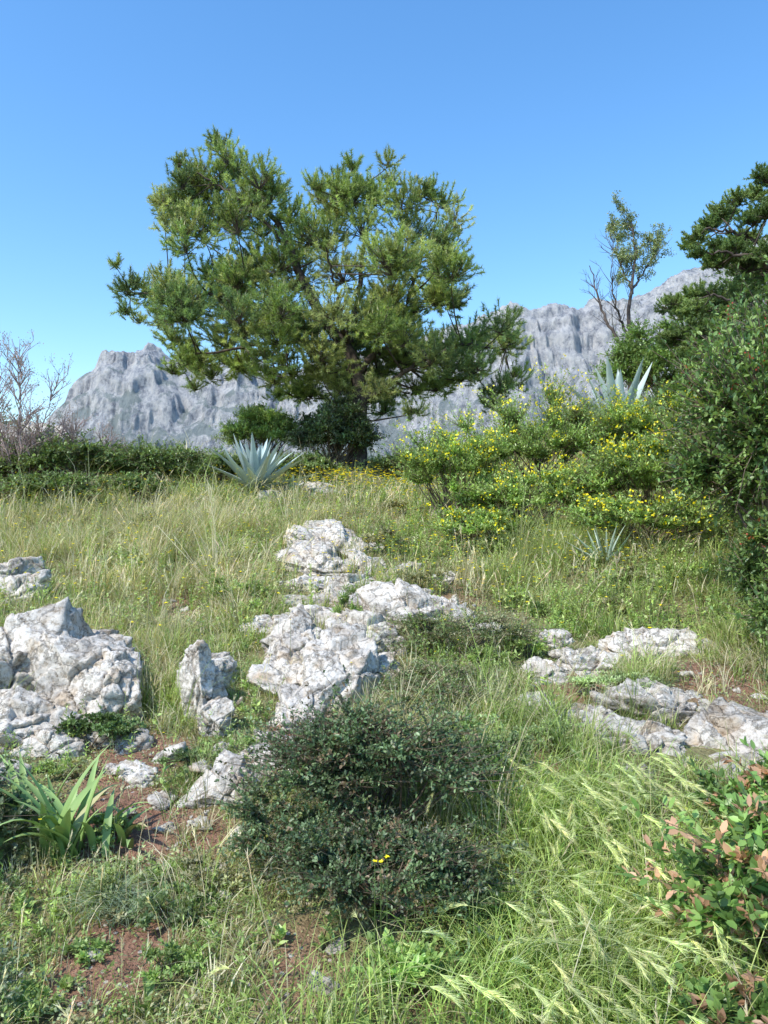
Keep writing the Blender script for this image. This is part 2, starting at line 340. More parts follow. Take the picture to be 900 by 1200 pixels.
outcrop('limestone_boulder', [(-6.9, 13.8, 1.0, .6, .75, .1, (0, .1), 81, .6), (-8.0, 13.5, .9, .6, .8, .1, (0, .1), 82, .7), (-6.0, 14.4, .5, .4, .6, .1, (0, .1), 83, .7)], M_rock, 5)

def stones():
    mb = MB()
    pts = np.stack([rng.uniform(-3.6, 3.6, 14000), rng.uniform(1.8, 9.5, 14000)], 1)
    s = soil(pts[:, 0], pts[:, 1]); near = on_rock(pts[:, 0], pts[:, 1], 2.2)
    keep = (rng.random(len(pts)) < s*.09+near*.04+.003) & ~on_rock(pts[:, 0], pts[:, 1], .8)
    pts = pts[keep]
    for i, (x, y) in enumerate(pts):
        r = min(.008+rng.exponential(.012), .07)
        rock_block(mb, (x, y, float(H(x, y))+r*.1), (r*rng.uniform(.8, 1.6), r*rng.uniform(.7, 1.3), r*rng.uniform(.4, .8)), rng.uniform(0, 6), (rng.uniform(-.4, .4), rng.uniform(-.4, .4)), 3 if r > .02 else 2, seed=i+500, planes=7, fp=False)
    for i, (x, y, r) in enumerate([(-1.28, 3.95, .08), (-1.05, 3.66, .06), (-.93, 3.95, .07), (-1.2, 3.55, .05), (-.72, 3.12, .05), (-.62, 3.3, .06), (-.98, 3.05, .04), (-.2, 2.5, .045), (-1.02, 2.72, .03), (-1.4, 3.98, .07), (-1.15, 4.15, .1), (-.9, 4.2, .07), (-1.45, 4.3, .09), (-.83, 3.45, .05), (-.6, 2.95, .03), (-1.2, 3.85, .06), (-1.0, 3.45, .04)]):
        rock_block(mb, (x, y, float(H(x, y))+r*.15), (r*1.2, r*1.1, r*.6), i, (.3, .1), 4, seed=i+900, planes=9, fp=False)
    mb.build('loose_stones', M_rock, False)
stones()
build_ground()

# ---------------------------------------------------------------- shrubs
STEM = (.15, .11, .075)
def bush(name, cx, cy, rx, ry, h, nsh, nlf, L, W, cols, w=None, lobes=16, lobe_r=.42, up=.35, flowers=None, nfl=0, stem=STEM, fine=False, z0=None, stemr=.012, jag=.25, into=None):
    mb = MB() if into is None else into; z0 = float(H(cx, cy))-.02 if z0 is None else z0
    R = np.array([rx, ry, h*.55]); C = np.array([cx, cy, z0+h*.45])
    u = runit(lobes); u[:, 2] = np.abs(u[:, 2])*1.1-.25; u = nrm(u)
    LC = C+u*R*rng.uniform(.3, .78, (lobes, 1)); lr = lobe_r*rng.uniform(.6, 1.25, (lobes, 1))
    K = 5; t = np.linspace(0, 1, K)[None, :, None]
    b0 = np.array([cx, cy, z0])+rng.normal(size=(lobes, 3))*[rx*.12, ry*.12, 0]
    mid = (b0+LC)/2+rng.normal(size=(lobes, 3))*R*.1; mid[:, 2] += h*.05
    P = (1-t)**2*b0[:, None]+2*t*(1-t)*mid[:, None]+t*t*LC[:, None]
    tubes(mb, P, stemr*np.linspace(1, .45, K)[None, :]*np.ones((lobes, 1)), np.array(stem), 5)
    li = rng.integers(0, lobes, nsh); d = runit(nsh); d[:, 2] = d[:, 2]*.8+up; d = nrm(d)
    out = nrm((LC[li]-C)/R); d = nrm(d+out*.55)
    ln = rng.uniform(.55, 1.05, (nsh, 1))*(1+jag*rng.normal(size=(nsh, 1)).clip(-1, 2))
    a = LC[li]+d*R*lr[li]*.12; b = LC[li]+d*R*lr[li]*ln
    g = H(b[:, 0], b[:, 1])+.02; b[:, 2] = np.maximum(b[:, 2], g+rng.uniform(0, .05, nsh)*h)
    m = (a+b)/2+runit(nsh)*np.linalg.norm(b-a, axis=1)[:, None]*.12
    t = np.array([0, .5, 1])[None, :, None]
    P = (1-t)**2*a[:, None]+2*t*(1-t)*m[:, None]+t*t*b[:, None]
    tubes(mb, P, np.array([[.35, .22, .1]])*stemr*np.ones((nsh, 1)), np.array(stem)*1.1, 3)
    tt = rng.uniform(.12, 1.02, (nsh, nlf, 1)); pos = (1-tt)**2*a[:, None]+2*tt*(1-tt)*m[:, None]+tt*tt*b[:, None]
    sd = nrm(b-a)[:, None]; n = nsh*nlf
    dd = nrm(sd*.6+runit(n).reshape(nsh, nlf, 3)*.9+np.array([0, 0, .2])).reshape(-1, 3)
    pos = pos.reshape(-1, 3)
    lt = (.7+.6*rng.random(lobes))[li][:, None]
    sc = pick(cols, nsh, w)*(1+rng.uniform(-.2, .2, (nsh, 1)))*lt
    col = np.repeat(sc, nlf, 0)*(1+rng.uniform(-.22, .22, (n, 1)))
    nv = nrm(runit(n)*.7+np.array([0, 0, 1.]))
    LL = L*rng.uniform(.6, 1.2, n); WW = W*rng.uniform(.7, 1.2, n)
    (leaves4 if fine else leaves)(mb, pos, dd, nv, LL, WW, col)
    if flowers is not None and nfl:
        hi = np.argsort(-(b[:, 2]-b[:, 1]*.3-rng.uniform(0, h*1.5, nsh)))[:nfl]; e = b[hi]
        k = 6; pos = (e[:, None]+rng.normal(size=(len(e), k, 3))*flowers[1]*.8).reshape(-1, 3)
        leaves4(mb, pos, runit(len(pos)), runit(len(pos)), flowers[1], flowers[1]*.8, jit(flowers[0], len(pos), .15))
    if into is None: return mb.build(name, M_leaf)

DK = [(.09, .13, .055), (.12, .17, .075), (.15, .19, .10), (.10, .12, .075)]
CB = [(.085,.135,.055), (.13, .19, .08), (.19, .26, .125), (.10, .115, .06), (.24, .17, .10)]
bush('small_leaved_shrub', -.04, 3.40, .60, .46, .58, 1800, 16, .021, .012, CB, [.3, .3, .2, .14, .06], lobes=40, lobe_r=.36, stemr=.007, up=.5, jag=.8)
bush('small_leaved_shrub', -.02, 2.84, .46, .32, .37, 1250, 15, .02, .011, CB, [.3, .3, .2, .14, .06], lobes=30, lobe_r=.4, stemr=.005, up=.5, jag=.8)
bush('small_leaved_shrub', -.42, 3.15, .30, .27, .32, 420, 15, .02, .011, CB, [.3, .3, .2, .14, .06], lobes=12, lobe_r=.5, stemr=.005, up=.5, jag=.8)
bush('leafy_green_plant', .0, 2.52, .22, .1, .17, 130, 11, .03, .017, [(.24, .36, .10), (.32, .44, .13)], lobes=9, lobe_r=.5, stemr=.004, up=.9, jag=.6)
MA = [(.09,.16,.05), (.13, .21, .06), (.19, .28, .085), (.24, .33, .10)]
bush('mastic_shrub', 3.50, 6.3, 1.08, 1.0, 2.85, 5600, 15, .06, .03, MA, lobes=64, lobe_r=.34, stemr=.02, flowers=((.3, .05, .02), .02), nfl=160, jag=.5)
bush('mastic_shrub', 4.6, 8.0, 1.3, 1.2, 3.3, 4000, 15, .07, .034, MA, lobes=48, lobe_r=.36, stemr=.02, jag=.4)
bush('mastic_shrub', 2.85, 5.3, .45, .5, 1.2, 1600, 14, .045, .022, MA, lobes=24, lobe_r=.42, stemr=.012, flowers=((.35, .06, .02), .018), nfl=90, jag=.45)
TB = [(.15,.26,.065), (.22, .34, .09), (.42, .24, .14), (.48, .29, .18), (.12, .20, .055)]
bush('terebinth_shrub', 1.42, 2.62, .46, .38, .60, 620, 12, .05, .027, TB, [.32, .28, .1, .1, .2], lobes=22, lobe_r=.5, stemr=.007, jag=.6)
bush('terebinth_shrub', 1.15, 2.28, .30, .2, .30, 260, 12, .042, .023, TB, [.32, .28, .1, .1, .2], lobes=12, lobe_r=.5, stemr=.006, jag=.6)
bush('terebinth_shrub', 1.72, 3.3, .38, .3, .42, 360, 12, .045, .024, TB, [.32, .28, .1, .1, .2], lobes=12, lobe_r=.5, stemr=.007, jag=.5)
bush('evergreen_shrub', -1.85, 3.2, .38, .32, .42, 700, 14, .028, .014, DK, lobes=16, lobe_r=.5, stemr=.006, up=.6, jag=.5)
bush('evergreen_shrub', -1.40, 2.45, .38, .28, .17, 560, 14, .02, .010, DK+[(.18, .23, .15)], lobes=14, lobe_r=.5, stemr=.004, jag=.5)
bush('evergreen_shrub', -1.62, 4.25, .24, .2, .24, 300, 14, .022, .012, [(.11,.17,.05), (.16, .24, .08)], lobes=9, lobe_r=.5, stemr=.005)
bush('evergreen_shrub', .55, 5.75, .6, .4, .34, 800, 14, .024, .010, [(.15,.20,.08), (.21, .27, .10), (.28, .27, .14)], lobes=22, lobe_r=.42, stemr=.006, jag=.6)
bush('evergreen_shrub', .32, 4.8, .42, .45, .26, 600, 13, .022, .010, [(.17,.23,.09), (.23, .30, .12), (.30, .26, .15)], lobes=16, lobe_r=.45, stemr=.005, jag=.6)
bush('evergreen_shrub', .42, 3.85, .35, .35, .3, 480, 13, .024, .012, [(.17,.25,.08), (.24, .33, .12)], lobes=14, lobe_r=.45, stemr=.005, jag=.6)
bush('spurge_plant', 1.5, 4.95, .36, .22, .17, 300, 16, .022, .008, [(.32,.40,.18), (.38, .45, .22)], lobes=10, lobe_r=.5, stemr=.004, up=.8)
bush('spurge_plant', .85, 4.15, .25, .2, .17, 220, 16, .02, .007, [(.32,.40,.18), (.28, .37, .14)], lobes=9, lobe_r=.5, stemr=.004, up=.8)
bush('spurge_plant', -.27, 5.95, .15, .12, .34, 110, 14, .02, .009, [(.2,.3,.08), (.28, .36, .11)], lobes=6, lobe_r=.6, stemr=.004, up=.8, z0=float(H(-.27, 5.95))+.08)
mbs = MB()
VG = [[(.28, .38, .11), (.36, .46, .14)], [(.20, .29, .08), (.27, .36, .12)], [(.36, .42, .19), (.28, .33, .14)], [(.15, .21, .08), (.20, .27, .11)], [(.38, .35, .19), (.30, .31, .15)]]
for k in range(100):
    y = math.sqrt(rng.uniform(5.4**2, 12.5**2)); x = rng.uniform(-.62, .62)*y
    if on_rock(np.array([x]), np.array([y]), 1.3)[0]: continue
    if x < 0 and rng.random() < .4: continue
    r = rng.uniform(.14, .38); bush('', x, y, r*1.2, r, r*rng.uniform(.5, 1.1), int(60+340*r), 12, .035, .015, VG[rng.integers(0, 5)], lobes=8, lobe_r=.5, fine=True, stemr=.005, up=.8, jag=.7, into=mbs)
for k in range(50):
    y = rng.uniform(2.1, 5.2); x = rng.uniform(-.6, .6)*y
    if k > 25: x = -abs(x); y = min(y, 4.0)
    if on_rock(np.array([x]), np.array([y]), 1.2)[0] or (abs(x+.05) < .6 and y < 3.9): continue
    r = rng.uniform(.07, .17); bush('', x, y, r*1.2, r, r*rng.uniform(.6, 1.1), int(40+500*r), 12, .022, .010, VG[rng.integers(0, 5)], lobes=7, lobe_r=.5, fine=True, stemr=.003, up=.8, jag=.7, into=mbs)
mbs.build('low_scrub', M_leaf)
YG = [(.27, .40, .10), (.35, .48, .14), (.20, .31, .08), (.42, .52, .18)]
YEL = (.92, .76, .02)
for (x, y, rx, ry, h, n) in [(.95, 10.3, 1.0, .8, 1.3, 1800), (2.2, 11.0, 1.35, 1.0, 1.85, 2700), (3.75, 10.9, 1.35, 1.0, 1.3, 2300), (1.9, 9.7, 1.15, .6, .9, 1500), (3.3, 9.4, 1.3, .7, 1.15, 2000), (4.7, 9.8, .9, .7, 1.3, 1300), (1.2, 9.3, .8, .5, .5, 700), (3.0, 8.4, 1.1, .5, .65, 1200)]:
    bush('yellow_flowering_shrub', x, y, rx, ry, h, n, 15, .05, .017, YG, lobes=46, lobe_r=.33, up=1.2, flowers=(YEL, .032), nfl=int(n*.055), fine=True, stemr=.010, jag=.8)
OL = [(.13, .20, .06), (.19, .27, .08), (.25, .33, .12), (.16, .19, .08)]
for (x, y, rx, ry, h, n) in [(-5.5, 12.6, 1.4, 1.0, 1.05, 2400), (-4.2, 13.2, 1.1, .9, 1.0, 2000), (-6.9, 11.9, 1.2, .9, 1.0, 1600), (-3.2, 14.4, .8, .7, .6, 900), (-1.7, 15.2, .8, .5, .6, 700), (.25, 16, .7, .5, .5, 500), (-7.8, 14, 1.2, .8, 1.3, 900), (1.6, 15.5, 1.2, .8, .9, 700), (-5.0, 11.2, 1.0, .6, .55, 900), (-3.9, 11.9, .8, .5, .45, 600)]:
    bush('low_evergreen_shrub', x, y, rx, ry, h, n, 14, .055, .028, OL, lobes=30, lobe_r=.38, fine=True, stemr=.012, jag=.6)
bush('low_evergreen_shrub', -2.75, 17.2, 1.1, .8, 1.5, 2600, 16, .07, .02, [(.22,.33,.09), (.30, .40, .12)], lobes=60, lobe_r=.30, fine=True, up=.5, jag=.3)
bush('low_evergreen_shrub', -1.05, 16.5, 1.0, .7, 1.6, 3000, 16, .065, .032, DK+[(.16, .24, .08)], lobes=60, lobe_r=.32, fine=True, jag=.3)
bush('low_evergreen_shrub', 5.6, 15.0, 1.4, 1.0, 1.9, 2400, 15, .065, .032, [(.16,.26,.07), (.24, .34, .10)], lobes=32, lobe_r=.38, fine=True, jag=.4)
bush('low_evergreen_shrub', 7.4, 14.0, 1.5, 1.2, 3.0, 2400, 15, .075, .038, [(.11,.19,.06), (.17, .27, .08)], lobes=32, lobe_r=.38, fine=True, jag=.4)
bush('low_evergreen_shrub', 5.0, 11.6, .9, .8, 1.6, 1800, 15, .06, .03, [(.13,.21,.06), (.19, .28, .08)], lobes=28, lobe_r=.38, fine=True, jag=.4)

# ---------------------------------------------------------------- trees
def polyl(pts, n):
    pts = np.array(pts, float); s = np.concatenate([[0], np.cumsum(np.linalg.norm(np.diff(pts, axis=0), axis=1))]); u = np.linspace(0, s[-1], n)
    q = np.stack([np.interp(u, s, pts[:, i]) for i in range(3)], 1)
    for _ in range(3): q[1:-1] = (q[:-2]+2*q[1:-1]+q[2:])/4
    return q
def conifer(name, x0, y0, sc, org, limbs, clumps, depth, nper, nlen, nw, cols, shoots=15, candle=True, flat=.75, extra=1.3, bark=(.085, .065, .055), twl=1.0, cx=None, wx=260, shl=.45, grow=1.0, vtop=0):
    e = empty(name); z0 = float(H(x0, y0)); u0, v0 = org
    def W3(u, v, dy): return np.array([x0+(u-u0)*sc, y0+dy, z0+(v0-v)*sc])
    mb = MB(); nodes = []
    for pts, r0, r1 in limbs:
        q = polyl([W3(*p) for p in pts], 26); q[1:-1] += rng.normal(size=(24, 3))*sc*1.2
        r = np.linspace(r0, r1, 26)
        if pts[0][1] == v0: r[:3] *= [1.5, 1.2, 1.05]; q[0, 2] -= .15
        tubes(mb, q[None], r[None], np.array(bark), 10)
        nodes += [(q[i], r[i]) for i in range(3, 26)]
    NP = np.array([n[0] for n in nodes]); NR = np.array([n[1] for n in nodes])
    nb = MB()
    if cx is None: cx = 370
    allc = []
    for (u, v, r) in clumps:
        r = r*grow
        ex = depth*math.sqrt(max(.06, 1-((u-cx)/wx)**2))
        if v < vtop: ex *= .35+.65*max(0, 1-(vtop-v)/90)
        allc.append((u, v, r, rng.uniform(-.3, .3)*ex))
        k = rng.poisson(extra*(.3+.7*ex/depth))
        for _ in range(k): allc.append((u+float(np.clip(rng.normal(), -1.3, 1.3))*r*.3, v+float(np.clip(rng.normal(), -1, 1.3))*r*.3+r*.1, r*.92, rng.uniform(-1, 1)*ex))
    for (u, v, r, dy) in allc:
        c = W3(u, v, dy); R = r*sc
        dist = np.linalg.norm(NP-c, axis=1)+1.2*np.maximum(0, NP[:, 2]-c[2]+.1); i = int(dist.argmin())
        a = NP[i]; c0 = c-np.array([0, 0, R*.35])
        m = (a+c0)/2+np.array([0, 0, -.06*dist[i]])+rng.normal(size=3)*.06*dist[i]
        t = np.linspace(0, 1, 9)[:, None]; q = (1-t)**2*a+2*t*(1-t)*m+t*t*c0
        rb = min(NR[i]*.6, .012+.015*dist[i])
        tubes(mb, q[None], np.linspace(rb, .009, 9)[None], np.array(bark), 5)
        ns = max(8, int(shoots*rng.uniform(.75, 1.2)*(r/32)**1.7))
        d = runit(ns); outw = c-np.array([x0-.6*sc*40, y0, z0+(v0-360)*sc]); outw = outw/np.linalg.norm(outw)
        d = nrm(d+outw*.3+np.array([0, 0, .2])); rr = rng.uniform(.3, 1.12, (ns, 1))
        b = c+d*np.array([1, 1, flat])*R*rr
        sh = nrm(d+np.array([0, 0, .5])+runit(ns)*.4); aa = b-sh*shl*rng.uniform(.6, 1.1, (ns, 1)); mm = (aa+b)/2-np.array([0, 0, shl*.1])
        t3 = np.array([0, .5, 1])[None, :, None]; l0 = np.broadcast_to(c0, aa.shape)
        P = (1-t3)*l0[:, None]+t3*aa[:, None]; tubes(mb, P[::3], np.array([[.011, .008, .006]])*np.ones((len(P[::3]), 1))*twl, np.array(bark)*1.1, 3)
        P = (1-t3)**2*aa[:, None]+2*t3*(1-t3)*mm[:, None]+t3*t3*b[:, None]
        tubes(mb, P, np.array([[.007, .006, .004]])*np.ones((ns, 1))*twl, np.array(bark)*1.3, 3)
        n = ns*nper
        tt = rng.uniform(0.05, 1, (ns, nper, 1))
        tp = (1-tt)**2*aa[:, None]+2*tt*(1-tt)*mm[:, None]+tt*tt*b[:, None]
        td = nrm(2*(1-tt)*(mm-aa)[:, None]+2*tt*(b-mm)[:, None])
        pos = tp.reshape(-1, 3)
        dd = nrm(td.reshape(-1, 3)*.7+runit(n)*.85+np.array([0, 0, .1]))
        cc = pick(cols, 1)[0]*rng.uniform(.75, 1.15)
        fac = .65+.5*np.clip(rr, 0, 1)  # interior shade put into needle colour: inner shoots darker, outer ones lighter
        col = np.repeat(np.tile(np.array(cc), (ns, 1))*(1+rng.uniform(-.22, .22, (ns, 1)))*fac, nper, 0)*(1+rng.uniform(-.2, .2, (n, 1)))
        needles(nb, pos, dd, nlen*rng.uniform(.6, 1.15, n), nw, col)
        if candle:
            k = rng.random(ns) < .3; e2 = b[k & (d[:, 2] > .2)]
            if len(e2): needles(nb, e2, nrm(np.tile([0, 0, 1.], (len(e2), 1))+runit(len(e2))*.3), .11, .02, jit((.55, .49, .33), len(e2)))
    mb.build(name+'_trunk_and_limbs', M_bark, False, e); nb.build(name+'_foliage', M_needle, False, e)
    return e

pine_limbs = [
 ([(415,545,0),(419,505,0),(425,470,0),(421,435,0),(405,402,0),(380,372,0),(358,340,-.2),(345,300,0),(330,260,.2),(290,220,.2),(258,178,.2)], .20, .02),
 ([(405,402,0),(420,340,.3),(427,280,.2),(415,215,0)], .09, .015),
 ([(421,435,0),(468,375,.2),(495,300,.1),(515,240,0)], .08, .015),
 ([(425,470,0),(480,432,-.3),(540,405,-.4),(590,412,-.3)], .07, .015),
 ([(380,372,0),(320,365,-.4),(240,350,-.5),(160,347,-.4)], .07, .012),
 ([(405,402,0),(340,405,-.6),(280,418,-.8),(215,424,-.8)], .06, .012),
 ([(405,402,0),(430,360,1.2),(450,300,2.2)], .07, .015),
 ([(405,402,0),(400,365,-1.1),(390,325,-2.0)], .06, .015),
 ([(358,340,-.2),(290,320,.8),(230,262,1.2)], .05, .012),
 ([(345,300,0),(300,250,-.5),(215,200,-.4)], .05, .01),
 ([(425,470,0),(390,465,.8),(350,440,1.6)], .05, .012),
]
pine_clumps = [(258,162,18),(230,192,26),(280,196,28),(205,236,28),(240,232,38),(300,240,38),(212,188,15),(338,240,30),(362,262,40),(300,285,40),(245,275,36),(228,210,26),(262,212,30),(270,250,34),(215,255,24),
 (414,195,20),(402,228,32),(440,228,32),(482,226,32),(520,226,28),(530,260,26),(480,262,40),(425,270,42),(518,295,32),(460,312,42),(405,325,42),(345,318,40),(292,335,34),(325,222,16),(375,222,20),(460,210,20),(500,214,18),(516,322,28),
 (145,358,16),(172,338,26),(204,330,28),(186,368,24),(228,355,34),(160,328,12),(245,318,28),(262,388,38),(308,378,38),(204,430,18),(232,424,24),(285,425,28),(214,398,24),(330,412,34),(270,350,34),
 (370,372,42),(422,372,42),(470,365,38),(508,352,32),(532,345,20),(382,425,38),(430,420,36),(470,405,38),(400,450,30),(522,392,34),(562,384,30),(588,402,28),(603,432,20),(554,424,28),(578,456,22),(520,430,30),(488,445,28),(482,480,18),(455,340,38),(385,290,38),(330,355,36),(362,450,28),(345,435,28),(440,450,26),(325,445,20),(500,410,32),(455,385,34),(395,400,36),(350,390,34)]
PC = [(.19, .26, .08), (.25, .32, .10), (.31, .37, .13), (.16, .23, .09), (.36, .40, .16)]
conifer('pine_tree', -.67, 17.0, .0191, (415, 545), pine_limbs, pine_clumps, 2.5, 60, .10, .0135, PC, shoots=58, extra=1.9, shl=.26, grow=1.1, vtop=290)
jc = [(884,218,20),(855,240,20),(828,266,16),(874,262,20),(812,300,12),(845,296,20),(888,300,26),(798,345,15),(828,338,24),(868,348,34),(808,384,20),(848,392,34),(888,410,34),(822,425,26),(925,215,34),(950,280,44),(940,360,44),(870,460,34),(930,450,50),(905,250,26),(980,220,40),(850,370,20),(830,440,24),(815,360,18)]
jl = [([(930,480,0),(925,400,0),(915,300,0),(925,220,0)], .12, .03), ([(925,400,0),(870,370,-.3),(815,350,-.4)], .05, .012), ([(915,300,0),(870,270,.1),(830,265,.1)], .04, .012), ([(925,400,0),(870,410,-.5),(820,420,-.6)], .05, .012), ([(920,330,0),(870,310,-.4),(815,302,-.3)], .04, .012)]
ju_base = (float((930-450)/890*11.5), 11.5)
zb = float(H(*ju_base)); v0 = 600-(zb-1.6)/11.5*890
jl[0] = ([(930, v0, 0)]+jl[0][0][1:], .14, .03)
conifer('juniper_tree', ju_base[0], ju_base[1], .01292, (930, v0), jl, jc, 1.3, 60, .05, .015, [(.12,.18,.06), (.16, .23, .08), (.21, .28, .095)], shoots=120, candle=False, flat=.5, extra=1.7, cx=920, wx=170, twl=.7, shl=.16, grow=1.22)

def twig_tree(name, x0, y0, sc, org, limbs, nt, tl, col, leafcol=None, nleaf=0, zone=None, gen=2, r=.008, LS=.05):
    e = empty(name); z0 = float(H(x0, y0)); mb = MB(); NPs = []; ND = []
    for pts, r0, r1 in limbs:
        q = polyl([np.array([x0+(p[0]-org[0])*sc, y0+p[2], z0+(org[1]-p[1])*sc]) for p in pts], 20); q[1:-1] += rng.normal(size=(18, 3))*sc*1.0
        tubes(mb, q[None], np.linspace(r0, r1, 20)[None], np.array(col), 7)
        NPs.append(q[5:]); ND.append(nrm(np.gradient(q, axis=0))[5:])
    Pn = np.concatenate(NPs); Dn = np.concatenate(ND)
    for g in range(gen):
        n = nt*(2**g); i = rng.integers(0, len(Pn), n); a = Pn[i]; d = nrm(Dn[i]+runit(n)*.75+np.array([0, 0, .25]))
        l = tl*(.6**g)*rng.uniform(.4, 1.1, (n, 1)); b = a+d*l; m = (a+b)/2+runit(n)*l*.1
        t = np.linspace(0, 1, 5)[None, :, None]; P = (1-t)**2*a[:, None]+2*t*(1-t)*m[:, None]+t*t*b[:, None]
        tubes(mb, P, np.linspace(1, .35, 5)[None]*r*(.6**g)*np.ones((n, 1)), np.array(col)*(1+.15*g), 4)
        Pn = P[:, 1:].reshape(-1, 3); Dn = np.repeat(d, 4, 0)
    mb.build(name+'_branches', M_bark, False, e)
    if nleaf:
        lb = MB(); k = zone(Pn, x0, z0); Q = Pn[k]; i = rng.integers(0, len(Q), nleaf)
        leaves4(lb, Q[i]+rng.normal(size=(nleaf, 3))*.03, runit(nleaf), runit(nleaf), LS, LS*.5, jit(leafcol, nleaf, .3)); lb.build(name+'_leaves', M_leaf, False, e)
hx, hy = 5.2, 16.0; hv = 600-(float(H(hx, hy))-1.6)/hy*890
twig_tree('half_bare_tree', hx, hy, .018, (740, hv), [([(740,hv,0),(742,420,0),(737,372,0),(742,330,0),(746,292,0),(741,262,0)], .07, .012), ([(741,425,0),(723,390,.2),(708,350,.3),(696,306,.3)], .05, .008),
  ([(738,400,0),(718,362,-.2),(712,325,-.3)], .035, .006), ([(742,340,0),(760,312,.2),(775,290,.3)], .03, .006), ([(742,345,0),(728,300,.2),(722,275,.3)], .025, .005)], 110, .45, (.10, .08, .07), (.26, .31, .13), 9000, lambda P, x, z: (P[:, 0] > x-.35) & (P[:, 2] > z+(hv-350)*.018), 3, .008, .045)
bx, by = -5.75, 12.0; bv = 600-(float(H(bx, by))-1.6)/by*890
for j in range(3):
    ox = [0, -.55, .5][j]; fac = [1, .8, .45][j]
    twig_tree('bare_tamarisk_bush', bx+ox, by+.4*j, .0135, (35, bv), [([(35, bv, 0), (35+du*.4, bv-60*fac, dy*.4), (35+du, bv-tp*fac, dy)], .018, .004) for du, tp, dy in [(0, 165, 0), (30, 130, .3), (-30, 125, -.3), (48, 80, .1), (-45, 75, .2), (12, 150, -.4)]], 150, .42, (.30, .22, .20), (.32, .25, .22), 2500, lambda P, x, z: P[:, 2] > z, 3, .009, .03)

# ---------------------------------------------------------------- agaves, iris
def agave(x, y, n, L, W, seed, c0=(.25, .33, .31), c1=(.45, .53, .51), emax=1.45, dz=0):
    mb = MB(); r = np.random.default_rng(seed); z = float(H(x, y))+dz
    for i in range(n):
        t = i/n; az = i*2.39996+r.uniform(-.2, .2); el = .25+(emax-.25)*t**.8+r.uniform(-.1, .1)
        l = L*r.uniform(.8, 1.1)*(1-.25*t); k = r.uniform(.85, 1.15)
        strap(mb, (x+.07*math.cos(az), y+.07*math.sin(az), z+.1*t), az, el, el-r.uniform(-.25, .25), l, W, np.array(c0)*k, np.array(c1)*k, .28, 10, 'agave', .03)
    mb.build('agave_plant', M_succ, True)
agave(-2.20, 13.0, 34, 1.1, .19, 3, dz=.1)
agave(-1.60, 13.2, 12, .45, .08, 5, c0=(.26, .34, .2), c1=(.4, .45, .28))
agave(4.0, 12.9, 16, 1.55, .28, 8, emax=1.5, dz=.15, c0=(.34, .42, .38), c1=(.48, .56, .52))
agave(2.3, 7.9, 12, .42, .03, 9, c0=(.3, .38, .3), c1=(.45, .52, .4), dz=.1)
def iris(x, y, n, L, W, seed, name='strap_leaved_iris_plant'):
    mb = MB(); r = np.random.default_rng(seed); z = float(H(x, y))
    for i in range(n):
        az = r.uniform(0, 2*PI); el = r.uniform(.9, 1.5); bx_, by_ = r.normal(0, .06, 2)
        k = r.uniform(.8, 1.15); dry = r.random() < .15
        c0 = np.array((.17, .28, .08))*k; c1 = np.array((.32, .44, .15))*k if not dry else np.array((.55, .46, .24))
        strap(mb, (x+bx_, y+by_, z-.01), az, el, el-r.uniform(.3, 1.5), L*r.uniform(.55, 1.1), W*r.uniform(.8, 1.2), c0, c1, .22, 9, 'iris')
    mb.build(name, M_succ, True)
iris(-1.36, 3.25, 24, .50, .042, 1); iris(-1.62, 3.4, 18, .48, .04, 2); iris(-1.2, 3.38, 10, .34, .032, 3)
mb = MB()
for (x, y, n, h) in [(-1.08, 2.98, 260, .16), (-.98, 2.9, 120, .12)]:
    a = rng.uniform(0, 2*PI, n); b = np.stack([x+rng.normal(0, .035, n), y+rng.normal(0, .035, n), np.zeros(n)], 1); b[:, 2] = H(b[:, 0], b[:, 1])
    blades(mb, b, a, rng.uniform(.5, 1.6, n), h*rng.uniform(.6, 1.1, n), .004, jit((.18, .25, .14), n), jit((.38, .46, .31), n), 3)
mb.build('silvery_tuft_plant', M_grass)

